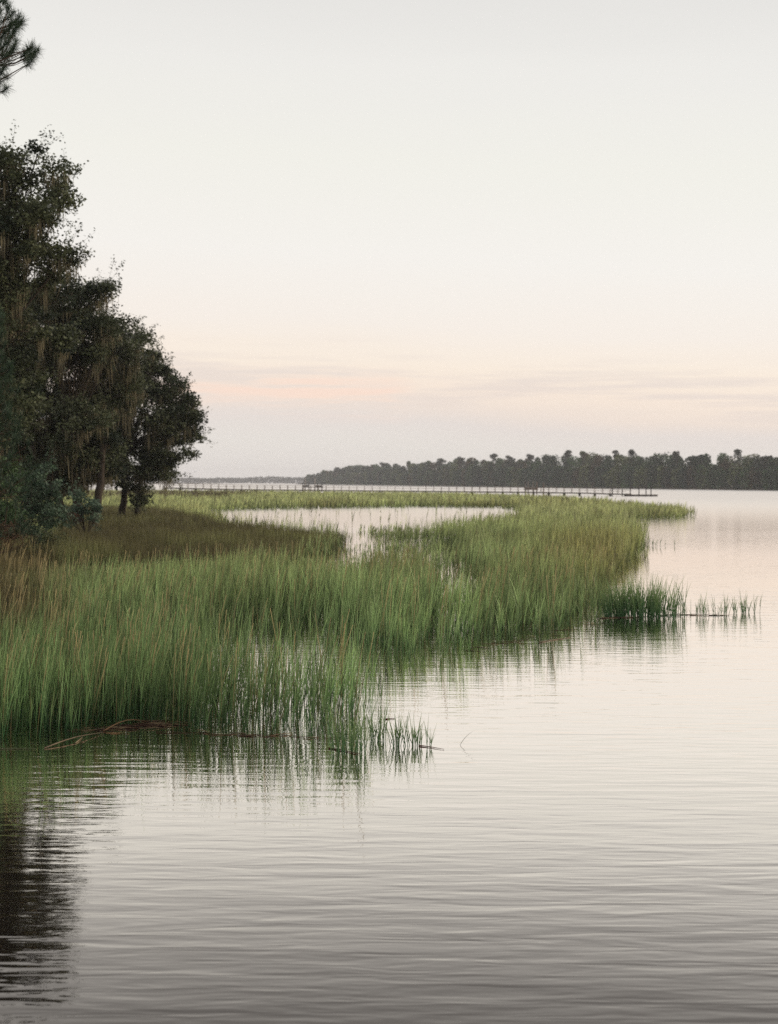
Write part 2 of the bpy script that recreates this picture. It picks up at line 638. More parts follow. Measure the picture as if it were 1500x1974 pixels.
def plant(mb, P, px, py, hgt, W, nleaf, nseg=3, dry=.05, rustfix=True):
    n = len(P)
    if n == 0:
        return
    cb, ct, v, rust = grass_colors(P, px, py)
    H = hgt * (.72 + .5 * v) * rng.uniform(.5, 1.25, n) * np.where(rng.uniform(size=n) < .06, 1.25, 1) * (1 - .25 * rust)
    root = P.copy()
    gz = hland(root[:, 0], root[:, 1])
    root[:, 2] = np.maximum(gz, 0) - .03
    gaz = rng.normal(.1, 1.0, n)                 # mostly towards the right
    tl = np.abs(rng.normal(.09, .12, n))
    bent = rng.uniform(size=n) < .04
    tl[bent] = rng.uniform(.4, 1.0, bent.sum())
    cu = np.abs(rng.normal(.05, .14, n))
    faz = rng.uniform(0, np.pi, n)
    straw = rng.uniform(size=n) < dry
    cts = ct.copy()
    cts[straw] = np.array([.50, .40, .21]) * rng.uniform(.6, 1.2, (straw.sum(), 1))
    cbs = cb.copy()
    cbs[straw] = cbs[straw] * .3 + np.array([.2, .14, .06]) * .7
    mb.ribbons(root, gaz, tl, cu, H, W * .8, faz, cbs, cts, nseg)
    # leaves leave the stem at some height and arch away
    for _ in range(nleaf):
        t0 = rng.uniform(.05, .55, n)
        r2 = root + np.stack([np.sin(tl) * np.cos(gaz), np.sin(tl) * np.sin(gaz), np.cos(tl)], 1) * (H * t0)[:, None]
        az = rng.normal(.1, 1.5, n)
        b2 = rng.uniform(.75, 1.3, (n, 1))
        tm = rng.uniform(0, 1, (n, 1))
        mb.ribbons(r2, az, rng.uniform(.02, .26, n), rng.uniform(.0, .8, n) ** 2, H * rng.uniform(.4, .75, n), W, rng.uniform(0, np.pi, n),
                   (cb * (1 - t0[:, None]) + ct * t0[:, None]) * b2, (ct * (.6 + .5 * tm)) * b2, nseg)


BANDS = [  # y0 y1 density(/m2) width leaves segs height
    (13, 20, 200, .0095, 3, 4, .92),
    (20, 27, 125, .0115, 3, 3, .94),
    (27, 45, 68, .015, 3, 3, .98),
    (45, 80, 30, .024, 2, 3, 1.0),
    (80, 150, 10, .05, 2, 2, 1.0),
    (150, 345, 4.0, .11, 2, 2, 1.0)]
for bi, (y0, y1, dn, wd, nl, sg, hh) in enumerate(BANDS):
    mb = MB()
    P, px, py = marsh_points(y0, y1, dn)
    P, px, py = sel(P, px, py)
    # clumping
    c = fbm(P[:, 0] * 2.2, P[:, 1] * 2.2, 71)
    fr_ = (px > 360) & (py > 1240)
    k = rng.uniform(size=len(c)) < np.where(fr_, np.clip(c * 5 - 1.8, .06, 1), np.clip(c * 2.0 - .1, .2, 1))
    P, px, py = P[k], px[k], py[k]
    print('band', bi, len(P))
    edge2 = (px > 700) & ~inpoly(px, py + 42, MAIN) & (py > 1100)
    low = np.where(edge2, .78, 1.0) * np.where(px < 715, np.where(inpoly(px, py, POND2), .7, 1.0), 1.0) * np.where(inpoly(px, py + 25, HOLE2), .8, 1.0) * np.where(inpoly(px, py, STREAK), .45, 1.0) * np.where(inpoly(px, py, POND2), .5, 1.0) * np.where((py > 1085) & (py < 1160) & (px < 700), .85, 1.0)
    front = np.where((py > 1300) & (px > 560), .8, 1.0)
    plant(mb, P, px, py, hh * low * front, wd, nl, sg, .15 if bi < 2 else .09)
    if bi < 3:      # seed heads above the leaves
        k = rng.uniform(size=len(P)) < (.06 if bi < 2 else .04)
        S0 = P[k].copy()
        n = len(S0)
        v = fbm(S0[:, 0] * .35, S0[:, 1] * .35, 31)
        H = hh * (.72 + .5 * v) * rng.uniform(1.02, 1.35, n)
        c1 = np.tile([.16, .15, .06], (n, 1))
        c2 = np.array([.62, .48, .24]) * rng.uniform(.6, 1.1, (n, 1))
        az = rng.normal(.2, 1.0, n)
        mb.ribbons(S0, az, np.abs(rng.normal(.05, .1, n)), rng.uniform(0, .35, n), H, np.full(n, wd * .75), rng.uniform(-.6, .6, n), c1, c2, 4, .9)
        # the head itself
        a = np.abs(rng.normal(.05, .05, n))
    o = mb.build('marsh_grass', M_grass)
    tag(o, kind='stuff')

# brown rushes round the oak
mb = MB()
for (y0, y1, dn, wd) in ((45, 75, 75, .016), (75, 145, 26, .03)):
    P, px, py = marsh_points(y0, y1, dn)
    k = inpoly(px, py, RUSH)
    P, px, py = P[k], px[k], py[k]
    n = len(P)
    v = fbm(P[:, 0] * .3, P[:, 1] * .3, 81)
    P[:, 2] = np.maximum(hland(P[:, 0], P[:, 1]), 0) - .03
    H = (.66 + .5 * v) * rng.uniform(.7, 1.2, n) * np.interp(px, [150, 400, 640], [1.0, 1.0, .75])
    f = (rng.uniform(.35, 1.6, n) * (.5 + 1.0 * v))[:, None]
    olive = np.clip((v - .5) * 3, 0, 1)
    cb = mixc((.040, .040, .016), (.045, .058, .020), olive) * f
    ct = mixc((.145, .128, .055), (.18, .185, .07), olive) * f
    for _ in range(2):
        mb.ribbons(P + rng.normal(0, .05, (n, 3)) * [1, 1, 0], rng.uniform(0, 6.28, n), np.abs(rng.normal(0, .14, n)), rng.uniform(0, .25, n), H, np.full(n, wd), rng.uniform(0, 3.14, n), cb, ct, 2)
# far dark band by the pier's landward end
P = np.stack([rng.uniform(-52, -26, 5000), rng.uniform(215, 300, 5000), np.zeros(5000)], 1)
n = len(P)
mb.ribbons(P, rng.uniform(0, 6.28, n), np.abs(rng.normal(0, .14, n)), rng.uniform(0, .25, n), rng.uniform(.7, 1.5, n), np.full(n, .18), rng.uniform(0, 3.14, n),
           np.tile([.05, .036, .022], (n, 1)), np.tile([.10, .072, .045], (n, 1)), 2)
o = mb.build('marsh_rushes', M_grass)
tag(o, kind='stuff')

# undergrowth on the bank
mb = MB()
n = 26000
P = np.stack([rng.uniform(-34, -9, n), rng.uniform(22, 100, n), np.zeros(n)], 1)
hz = hland(P[:, 0], P[:, 1])
k = hz > -.02
P, hz = P[k], hz[k]
P[:, 2] = hz - .03
n = len(P)
v = fbm(P[:, 0] * .4, P[:, 1] * .4, 91)
f = (rng.uniform(.6, 1.3, n) * (.6 + .8 * v))[:, None]
cb = mixc((.040, .034, .018), (.035, .05, .02), np.clip(v * 2 - .5, 0, 1)) * f
ct = mixc((.12, .09, .045), (.11, .12, .05), np.clip(v * 2 - .5, 0, 1)) * f
for _ in range(3):
    mb.ribbons(P + rng.normal(0, .08, (n, 3)) * [1, 1, 0], rng.uniform(0, 6.28, n), np.abs(rng.normal(.1, .25, n)), rng.uniform(0, .8, n), rng.uniform(.25, .75, n) * (.6 + .8 * v), np.full(n, .022), rng.uniform(0, 3.14, n), cb, ct, 3)
o = mb.build('bank_undergrowth', M_grass)
tag(o, kind='stuff')


rng = np.random.default_rng(3)
# ------------------------------------------------------------------ single tufts standing in the water
def tuft(px, py, spread, nst, hgt, label, group=None, wd=.010, name='grass_tuft', lean=.12, tall=None):
    c = gp(px, py)
    mb = MB()
    r = rng.normal(0, 1, (nst, 2)) * np.array([spread, min(spread * .35, .25)])
    P = np.stack([c[0] + r[:, 0], c[1] + r[:, 1], np.full(nst, -.04)], 1)
    n = nst
    H = hgt * rng.uniform(.55, 1.1, n)
    cb = np.array([.045, .14, .055]) * rng.uniform(.6, 1.2, (n, 1))
    ct = np.array([.30, .40, .16]) * rng.uniform(.7, 1.3, (n, 1))
    az = np.where(r[:, 0] > 0, 0, np.pi) + rng.normal(0, .8, n)
    mb.ribbons(P, az, np.abs(rng.normal(lean * .5, lean, n)), rng.uniform(0, .35, n), H, np.full(n, wd), rng.uniform(-.7, .7, n), cb, ct, 4)
    t0 = rng.uniform(.1, .4, n)
    mb.ribbons(P + np.stack([np.zeros(n), np.zeros(n), H * t0], 1), rng.uniform(0, 6.28, n), rng.uniform(.1, .4, n), rng.uniform(0, .6, n), H * .5, np.full(n, wd * .9), rng.uniform(-.7, .7, n), cb, ct, 4)
    o = mb.build(name, M_grass, loc=c)
    return tag(o, label, 'grass tuft', group)


tuft(766, 1438, .035, 16, .46, 'tall narrow grass tuft alone in the water, left of the tuft with the red reed', 'small tufts off the point')
tuft(802, 1437, .055, 15, .42, 'splayed grass tuft in the water with a red reed at its foot', 'small tufts off the point')
tuft(828, 1440, .02, 5, .36, 'few thin blades in water above the red reed, rightmost upright ones', 'small tufts off the point', .007)
tuft(723, 1428, .06, 18, .42, 'short dark grass tuft in water hugging the right edge of the front grass bed', 'small tufts off the point')
tuft(742, 1385, .03, 5, .30, 'few bent blades standing above the small red floating stub', 'small tufts off the point', .007, lean=.45)
tuft(678, 1450, .10, 34, .62, 'leafy grass tuft lowest in the picture, just off the front edge', 'small tufts off the point')
tuft(1192, 1188, .20, 90, .92, 'left part of the dense clump on the dark mud line', 'clumps along the mud line', .016)
tuft(1243, 1189, .40, 240, 1.02, 'wide dense grass clump beyond the point, above its dark reflection', 'clumps along the mud line', .016, 'grass_clump')
tuft(1328, 1186, .18, 12, .55, 'thin sparse tuft nearest the right end of the wide dense clump', 'clumps along the mud line', .012)
tuft(1380, 1187, .20, 20, .60, 'sparse tuft midway between the wide clump and the outermost tuft', 'clumps along the mud line', .012)
tuft(1432, 1182, .22, 26, .60, 'outermost leafy tuft standing alone in open water on the right', 'clumps along the mud line', .014)
o = tuft(1240, 1052, .7, 26, .55, 'x', None, .02, 'marsh_grass')
for k_ in ('label', 'category'):
    del o[k_]
o['kind'] = 'stuff'
# a single bent blade
c = gp(887, 1436)
mb = MB()
mb.ribbons(np.array([c]), np.array([.1]), np.array([.55]), np.array([.75]), np.array([.27]), np.array([.006]), np.array([.2]), np.array([[.07, .08, .04]]), np.array([[.2, .2, .12]]), 5)
tag(mb.build('bent_grass', M_grass, loc=c), 'single bent grass blade poking out of open water', 'grass')


# ------------------------------------------------------------------ floating reeds and wrack
def reed(p0, p1, r, col, label, arch=0.0):
    a, b = gp(*p0, .008), gp(*p1, .008)
    mb = MB()
    t = np.linspace(0, 1, 7)[:, None]
    pts = a + (b - a) * t + np.array([0, 0, 1]) * (np.sin(t * np.pi) * arch) + np.array([0, 1, 0]) * np.sin(t * 4) * .015
    mb.tube(pts, np.linspace(r, r * .35, 7), col, 6)
    return tag(mb.build('floating_reed', M_reed, loc=a), label, 'reed', 'dead reeds afloat along the grass edge')


reed((808, 1437), (856, 1444), .007, (.10, .018, .012), 'red reed pointing right from the splayed tuft')
reed((744, 1386), (761, 1385), .009, (.12, .02, .015), 'short red reed stub near the bent blades')
reed((300, 1410), (520, 1419), .0035, (.06, .022, .016), 'long dark red reed lying across the reflections of the front edge')
reed((520, 1416), (666, 1426), .0035, (.07, .022, .016), 'dark red reed ending at the right corner of the front edge')
reed((634, 1442), (694, 1453), .009, (.09, .03, .02), 'thin reed under the lowest grass tuft')
reed((86, 1442), (200, 1412), .008, (.20, .15, .10), 'pale tan reed slanting down left from the grass', .03)
reed((146, 1432), (160, 1420), .008, (.25, .2, .12), 'short pale reed stub beside the slanting tan reed')
reed((200, 1409), (285, 1391), .008, (.25, .15, .08), 'arched tan reed over the litter heap', .07)
reed((0, 1443), (70, 1443), .007, (.12, .13, .07), 'thin greenish reed afloat at the left edge of the picture')
reed((1040, 1238), (1100, 1228), .012, (.2, .16, .11), 'grey reed in front of the middle grass edge')
mb = MB()


def litter(pa, pb, n, sp, ln=.35):
    for i in range(n):
        t = rng.uniform()
        c = gp(pa[0] + (pb[0] - pa[0]) * t, pa[1] + (pb[1] - pa[1]) * t)
        c = c + np.array([rng.normal(0, sp), rng.normal(0, sp * .9), rng.uniform(-.006, .012)])
        a = rng.normal(0, .5)
        l = ln * rng.uniform(.4, 1.4)
        d = np.array([math.cos(a), math.sin(a), rng.normal(0, .06)]) * l / 2
        cc = np.array([(.07, .03, .02), (.16, .10, .06), (.05, .03, .02), (.26, .19, .11)][rng.integers(0, 4)]) * rng.uniform(.6, 1.2)
        mb.tube([c - d, c + [0, 0, .008], c + d], [.003, .004, .0015], cc, 4)


litter((170, 1408), (330, 1396), 60, .10, .26)
litter((285, 1392), (315, 1400), 60, .09, .22)
litter((330, 1410), (640, 1424), 14, .06)
litter((900, 1255), (1160, 1200), 16, .10, .5)
litter((1160, 1192), (1300, 1187), 40, .04, .4)
litter((1290, 1185), (1400, 1187), 26, .02, .5)
tag(mb.build('reed_litter', M_reed), kind='stuff')


# ------------------------------------------------------------------ trees
rng = np.random.default_rng(11)
def crown(leafmb, twigmb, mossmb, lobes, fork, lsz, col_a, col_b, clump_d=1.0, leaves_n=90, moss=.3, mossL=(.5, 2.0), holes=(), clump_r=(.45, .85), twig=.014, limb=.055, bark=(.05, .038, .028)):
    fork = np.asarray(fork, float)
    for (c, r) in lobes:
        c, r = np.asarray(c, float), np.asarray(r, float)
        mid = fork * .5 + c * .5 + np.array([0, 0, -.12 * np.linalg.norm(c - fork)])
        t = np.linspace(0, 1, 7)[:, None]
        limbpts = fork * (1 - t) ** 2 + mid * 2 * t * (1 - t) + c * t ** 2
        twigmb.tube(limbpts, np.linspace(limb, limb * .4, 7), bark, 5)
        n = int(clump_d * 3.2 * (r[0] * r[2] + r[1] * r[2] + r[0] * r[1]))
        d = rng.normal(size=(n, 3))
        d /= np.linalg.norm(d, axis=1)[:, None]
        rad = rng.uniform(.3, 1.25, n) ** .5
        cc = c + d * r * rad[:, None]
        for p in cc:
            qx, qy = w2p(p)
            if any((qx - hx) ** 2 / hr ** 2 + (qy - hy) ** 2 / hq ** 2 < 1 for hx, hy, hr, hq in holes):
                continue
            s = rng.uniform(*clump_r)
            m = int(leaves_n * 2.2 * (s / .65) ** 2 * rng.uniform(.6, 1.2))
            e = rng.normal(size=(m, 3))
            e /= np.linalg.norm(e, axis=1)[:, None]
            e *= (rng.uniform(.1, 1.05, m) ** .7)[:, None] * s * np.array([1.05, 1.05, .62])
            L_ = p + e
            if holes:
                qx, qy = w2p(L_)
                kk = np.ones(m, bool)
                for hx, hy, hr, hq in holes:
                    kk &= ((qx - hx) ** 2 / (hr * .8) ** 2 + (qy - hy) ** 2 / (hq * .8) ** 2) > 1
                L_ = L_[kk]
                m = len(L_)
                if m == 0:
                    continue
            tone = rng.uniform(0, 1)
            col = (np.asarray(col_a) * (1 - tone) + np.asarray(col_b) * tone) * rng.uniform(.7, 1.3, (m, 1))
            leafmb.leaves(L_, lsz * 1.15 * rng.uniform(.6, 1.35, m), col)
            # sprigs that stick out beyond the clump
            ns = rng.integers(1, 4)
            for _ in range(ns):
                dd = rng.normal(size=3) + (p - c) / np.linalg.norm(p - c + 1e-6) * 1.0 + [0, 0, .3]
                dd /= np.linalg.norm(dd)
                q = p + dd * s * rng.uniform(1.2, 2.2)
                twigmb.tube([p, q], [twig * .5, twig * .2], bark, 4)
                mm = 22
                tt = rng.uniform(.5, 1.05, (mm, 1))
                leafmb.leaves(p + (q - p) * tt + rng.normal(0, .07 * (lsz / .1), (mm, 3)), lsz * rng.uniform(.6, 1.1, mm), np.tile(col[0], (mm, 1)))
            j = limbpts[rng.integers(2, 7)]
            mm_ = (j + p) / 2 + rng.normal(0, .15, 3)
            twigmb.tube([j, mm_, p], [twig * 1.6, twig, twig * .5], bark, 4)
            if mossmb is not None and rng.uniform() < moss:
                k = rng.integers(16, 44)
                rr = rng.normal(0, 1, k)
                root = p + np.stack([rr * .42, rng.normal(0, .3, k), np.abs(rng.normal(0, .1, k)) * -1], 1) * s + [0, 0, -.25 * s]
                ln = rng.uniform(*mossL) * rng.uniform(.5, 1.0, k) * np.exp(-np.abs(rr) * .8)
                cm = np.array([.24, .21, .135]) * rng.uniform(.6, 1.25, (k, 1))
                mossmb.ribbons(root, rng.uniform(0, 6.28, k), math.pi + rng.normal(0, .13, k), rng.normal(0, .2, k), ln, rng.uniform(.015, .045, k), rng.uniform(0, 3.14, k), cm, cm * .85, 4, .15)


def trunk_tube(mb, pts, r0, r1, col=(.055, .043, .033), k=10):
    pts = np.asarray(pts, float)
    t = np.linspace(0, 1, 14)
    idx = t * (len(pts) - 1)
    P = np.stack([np.interp(idx, range(len(pts)), pts[:, j]) for j in range(3)], 1)
    P += rng.normal(0, .03, P.shape)
    r = r0 + (r1 - r0) * t + r0 * .5 * np.exp(-t * 12)
    mb.tube(P, r, col, k)


def LB(px, py, rx, ry, D, dd=0, depth=None):
    """a lobe given where it stands; radii in metres from its apparent size"""
    s = (D + dd) / F
    return (dp(px, py, D + dd), (rx * s, (depth if depth else (rx + ry) / 2 * s), ry * s))


OAK_A, OAK_B = (.024, .036, .018), (.125, .140, .072)


def oak(D, base_px, lobes, fork_px, label, group, lsz, extra_trunks=(), holes=(), moss=.3, dens=1.0, ln=90, tr=.38, mossL=(.5, 2.0), cr=(.45, .85)):
    bz = dp(*base_px, D)
    g = float(hland(np.array([bz[0]]), np.array([bz[1]]))[0])
    base = np.array([bz[0], bz[1], max(g, .02) - .05])
    root = empty('oak_tree', base, label, 'tree', group)
    fk = dp(*fork_px, D)
    tb, lf, tw, mo = MB(), MB(), MB(), MB()
    trunk_tube(tb, [base, base * .55 + fk * .45 + [.2, .1, 0], fk], tr, tr * .55)
    for a, b in extra_trunks:
        q = dp(*a, D)
        q[2] = base[2]
        trunk_tube(tb, [q, (q + dp(*b, D)) / 2 + [.15, 0, .1], dp(*b, D)], tr * .8, tr * .45)
    crown(lf, tw, mo, lobes, fk, lsz, OAK_A, OAK_B, dens, ln, moss, mossL, holes, cr)
    t = tb.build('trunk', M_bark, root, smooth=True)
    c = lf.build('crown', M_leaf, root)
    b = tw.build('branches', M_bark, root)
    if mo.n:
        m = mo.build('hanging_moss', M_moss, root)
        tag(m, 'tan strands of moss hanging below the branches')
    return root


HOLES = [(130, 718, 15, 24), (97, 742, 12, 20), (142, 752, 9, 10)]
GRP = 'mossy oaks on the left bank'
# A: the tall one at the left edge
lobesA = [LB(-10, 330, 62, 45, 50), LB(60, 372, 62, 48, 50, 1), LB(105, 330, 22, 22, 50, 1, .6), LB(72, 298, 16, 18, 50, 1, .5), LB(120, 388, 24, 18, 50, 0, .6),
          LB(40, 430, 75, 40, 50, -1), LB(-60, 400, 90, 80, 50, 1), LB(60, 520, 62, 55, 50, 1), LB(118, 505, 28, 26, 50, 0, .7),
          LB(-60, 560, 100, 90, 50), LB(10, 480, 60, 50, 50, -1), LB(-10, 560, 60, 45, 50, -1),  LB(30, 640, 100, 70, 50, 2), LB(-30, 760, 110, 90, 50, 1), LB(-200, 480, 120, 120, 50, 2), LB(-200, 700, 120, 130, 50, 1), LB(-90, 290, 60, 50, 50, 1),
          LB(-160, 850, 120, 110, 50, 1)]
oak(50, (-90, 1060), lobesA, (-70, 700), 'tallest oak at the left edge, ragged top and tan moss below gaps of sky', GRP, .115, holes=HOLES, moss=.45, dens=1.1, ln=185, mossL=(.6, 1.9), cr=(.3, .8))
# B: middle oak
lobesB = [LB(110, 590, 70, 48, 72), LB(175, 562, 34, 26, 72, 1, .9), LB(212, 568, 26, 16, 72, 0, .7), LB(150, 650, 75, 60, 72), LB(215, 660, 52, 42, 72, 1),
          LB(60, 700, 80, 60, 72, 2), LB(190, 740, 80, 60, 72, 3), LB(60, 820, 100, 70, 72, 2), LB(150, 830, 75, 60, 72, 0), LB(-60, 700, 120, 120, 72, 3), LB(160, 895, 62, 34, 73), LB(100, 900, 60, 40, 73), LB(185, 860, 40, 40, 73)]
oak(72, (150, 1010), lobesB, (130, 850), 'middle oak whose crown steps down between the tallest oak and the round outer one', GRP, .135, extra_trunks=[((175, 1010), (200, 840)), ((140, 1010), (60, 860))],
    holes=HOLES, moss=.6, dens=1.3, ln=110, mossL=(.9, 2.6), tr=.3)
# C: front right oak
lobesC = [LB(255, 700, 52, 52, 96), LB(235, 655, 32, 28, 96, 1), LB(300, 735, 42, 40, 96), LB(270, 655, 14, 14, 96, 0, .6), LB(325, 713, 20, 8, 96, 0, .6), LB(338, 742, 20, 7, 96, 0, .6), LB(270, 800, 85, 62, 96), LB(345, 800, 34, 34, 96),
          LB(365, 825, 32, 40, 96, 1), LB(378, 800, 18, 16, 96, 0, .8), LB(365, 775, 12, 14, 96, 0, .6), LB(330, 870, 42, 28, 96), LB(250, 880, 55, 36, 96), LB(200, 820, 60, 70, 96, 3), LB(300, 912, 22, 22, 96, -1), LB(270, 935, 17, 38, 96, -1, .9),
          LB(228, 925, 16, 30, 96, 0, .8), LB(276, 968, 13, 13, 96, -1, .6), LB(330, 905, 22, 20, 96, 1)]
oak(96, (232, 1000), lobesC, (240, 860), 'outermost oak, round dense crown and twin stems standing in brown rushes', GRP, .17,
    extra_trunks=[((262, 1000), (275, 870))], moss=.45, dens=.9, ln=80, mossL=(.8, 2.4), tr=.26, cr=(.5, .95))
# D: behind, fills the wood
lobesD = [LB(20, 650, 120, 120, 84, 2), LB(100, 780, 110, 90, 84, 2), LB(-100, 620, 140, 140, 84, 4), LB(-260, 650, 160, 200, 84, 4), LB(0, 890, 110, 60, 84, 2), LB(110, 900, 90, 45, 84), LB(180, 890, 40, 36, 84), LB(-200, 880, 160, 90, 84, 2)]
oak(84, (60, 1000), lobesD, (30, 820), 'oak in the dark background of the bank, behind the middle and tallest oaks', GRP, .2, holes=HOLES, moss=.5, dens=.6, ln=80, cr=(.7, 1.2), mossL=(1, 2.6))


# shrubs
def shrub(D, base_px, lobes, label, ca, cb_, lsz=.11, dens=2.2, ln=150, name='shrub'):
    q = dp(*base_px, D)
    g = float(hland(np.array([q[0]]), np.array([q[1]]))[0])
    base = np.array([q[0], q[1], max(g, 0.0) - .05])
    root = empty(name, base, label, 'shrub', 'shrubs under the oaks')
    lf, tw = MB(), MB()
    crown(lf, tw, None, lobes, base + [0, 0, .3], lsz, ca, cb_, dens, ln, 0, clump_r=(.25, .5), limb=.03, twig=.012)
    lf.build('crown', M_leaf, root)
    tw.build('branches', M_bark, root)
    return root


GA, GB = (.045, .085, .050), (.13, .19, .12)
shrub(56, (60, 1030), [LB(35, 960, 60, 50, 56), LB(95, 945, 34, 42, 56, 1), LB(60, 1005, 62, 30, 56), LB(105, 990, 26, 24, 56)], 'broad blue-green shrub in front of the mossy trunks', GA, GB)
shrub(64, (165, 1010), [LB(160, 975, 28, 22, 64), LB(178, 985, 14, 14, 64), LB(140, 990, 22, 16, 64)], 'small rounded shrub right of the broad blue-green one', (.06, .10, .07), (.14, .20, .13), .11)
shrub(52, (-60, 1040), [LB(-60, 940, 90, 80, 52), LB(0, 1000, 40, 26, 51)], 'dark bright-tipped shrub cut by the left edge of the picture', (.025, .055, .025), (.11, .18, .07))
shrub(50, (120, 1070), [LB(85, 1035, 32, 22, 50), LB(125, 1048, 30, 18, 50), LB(165, 1052, 20, 12, 50)], 'low olive shrub below the others, at the edge of the green grass', (.06, .075, .028), (.16, .17, .07), .08, 2.4, 130)
shrub(66, (142, 1010), [LB(135, 990, 13, 8, 63)], 'small rust coloured bush between the two blue-green shrubs', (.09, .035, .018), (.14, .055, .025), .09, 3.0, 120)

# dead brush heap
c = gp(18, 1062, .7)
root = empty('brush_heap', c, 'heap of reddish dead sticks under the left shrubs', 'brush heap')
mb = MB()
for i in range(110):
    p = dp(rng.uniform(-30, 40), rng.uniform(1016, 1042), 48.5 + rng.normal(0, .3))
    a = rng.normal(-.35, .5)
    l = rng.uniform(.3, 1.1)
    d = np.array([math.cos(a) * l / 2, rng.normal(0, .1), math.sin(a) * l / 2])
    mb.tube([p - d, p + [0, 0, .05], p + d], [.014, .012, .004], np.array([.17, .10, .055]) * rng.uniform(.3, 1.0), 4)
mb.build('sticks', M_reed, root)

# fallen pale branch
mb = MB()
pts = [dp(a, b, 60) for a, b in ((226, 1064), (234, 1057), (242, 1056), (250, 1060), (259, 1060))]
mb.tube(pts, [.035, .05, .045, .05, .03], (.42, .27, .2), 6)
mb.tube([pts[1], dp(229, 1090, 60)], [.03, .02], (.2, .15, .1), 5)
tag(mb.build('fallen_branch', M_bark, loc=pts[0]), 'short pale bent branch lying at the foot of the brown rushes', 'branch')


# pines
def needle_tuft(mb, p, d, n, ln, wd, ca, cb_):
    d = d / np.linalg.norm(d)
    v = rng.normal(size=(n, 3)) + d * .8
    v /= np.linalg.norm(v, axis=1)[:, None]
    az = np.arctan2(v[:, 1], v[:, 0])
    tl = np.arccos(np.clip(v[:, 2], -1, 1))
    root = p + d * rng.uniform(-.12, .05, (n, 1)) * (ln / .18)
    mb.ribbons(root, az, tl, rng.normal(.08, .12, n), ln * rng.uniform(.7, 1.1, n), np.full(n, wd), rng.uniform(0, 3.14, n), np.array(ca) * rng.uniform(.7, 1.2, (n, 1)), np.array(cb_) * rng.uniform(.7, 1.3, (n, 1)), 2, .3)


def pine(D, base_px, spots, top, label, ln, wd, nn, ca, cb_, tr, nfill, fill):
    q = dp(*base_px, D)
    g = float(hland(np.array([q[0]]), np.array([q[1]]))[0])
    base = np.array([q[0], q[1], max(g, .02) - .05])
    root = empty('pine_tree', base, label, 'tree', 'pines at the left edge')
    tb, nd, br = MB(), MB(), MB()
    tp = base + np.array([0, 0, top])
    trunk_tube(tb, [base, (base + tp) / 2 + [.08, 0, 0], tp], tr, tr * .25, (.09, .055, .038))
    bark = (.07, .045, .03)
    P = [dp(a, b, D + rng.normal(0, .7)) for a, b in spots] + [fill() for _ in range(nfill)]
    groups = {}
    for p in P:
        z = min(round((p[2] - .3) / .9) * .9, tp[2] - .2)
        s = (round(math.atan2(p[1] - base[1], p[0] - base[0]) * 2), z)
        groups.setdefault(s, []).append(p)
    for (s, z), pl in groups.items():
        st = np.array([base[0], base[1], z - .2])
        far = max(pl, key=lambda p: np.linalg.norm(p - st))
        t = np.linspace(0, 1, 6)[:, None]
        bp_ = st + (far - st) * t + np.array([0, 0, 1]) * (-.15 * np.sin(t * math.pi)) * np.linalg.norm(far - st) * .5
        br.tube(bp_, np.linspace(.035, .008, 6) * (tr / .2), bark, 5)
        for p in pl:
            j = bp_[np.argmin(np.linalg.norm(bp_[2:] - p, axis=1) + rng.uniform(0, .1, 4)) + 2]
            j2 = bp_[max(1, int(np.argmin(np.linalg.norm(bp_ - p, axis=1))) - 1)]
            mid = (j2 + p) / 2 + [0, 0, -.06]
            br.tube([j2, mid, p], [.009, .007, .005], bark, 4)
            d = (p - mid) + np.array([0, 0, .12])
            needle_tuft(nd, p, d, nn, ln, wd, ca, cb_)
    tb.build('trunk', M_bark, root, smooth=True)
    nd.build('needles', M_needle, root)
    br.build('branches', M_bark, root)
    return root


sp_px = [(48, 104), (52, 112), (60, 92), (70, 100), (28, 44), (40, 44), (14, 84), (26, 96), (4, 60), (14, 60), (22, 30), (2, 104), (16, 108), (8, 130), (3, 2), (10, 0), (16, 17), (35, 36), (8, 40), (20, 50), (30, 58), (38, 50), (6, 68), (18, 72), (30, 82), (24, 66), (57, 98), (66, 104), (62, 112), (20, 100), (5, 92), (10, 112), (57, 122), (3, 140), (10, 150),
         (12, 172), (-10, 30), (-15, 60), (-12, 95), (-20, 130), (-5, 165), (-30, 10), (-30, 80), (-25, 165), (-45, 45), (-50, 110), (0, 25), (-5, 50), (0, 80)]


def fill_near():
    a = rng.uniform(math.pi * .55, math.pi * 1.9)
    r = rng.uniform(.6, 2.3)
    return np.array([-10.6 + r * math.cos(a), 27 + r * math.sin(a), rng.uniform(10.5, 16.5)])


pine(27, (-330, 1100), sp_px, 16.5, 'pine reaching its needle tufts into the top left corner', .175, .0065, 190, (.020, .042, .024), (.050, .085, .045), .2, 90, fill_near)
bx = dp(-25, 900, 44)


def fill_young():
    z = rng.uniform(1.2, 8.2)
    r = (.35 + (8.4 - z) * .24) * rng.uniform(.4, 1.0)
    a = rng.uniform(0, 2 * math.pi)
    return np.array([bx[0] + r * math.cos(a), bx[1] + r * math.sin(a), z])


pine(44, (-25, 1050), [(0, 600), (6, 612), (2, 628), (4, 645)], 8.3, 'young green pine standing in front of the tallest oak', .26, .013, 60, (.020, .045, .024), (.045, .085, .040), .1, 330, fill_young)


# ------------------------------------------------------------------ the long pier
PD = 335.0


def PP(px, py):
    return dp(px, py, PD)


root = empty('wooden_pier', PP(760, 955), 'long low wooden pier with railings crossing behind the marsh', 'pier')
WC = np.array([.33, .265, .22])
WD = np.array([.035, .03, .028])


def deck_z(x):       # deck height falls slowly towards the river end
    return float(np.interp(x, [-60, -35, 31, 46, 57], [1.75, 1.3, .98, .85, .55]))


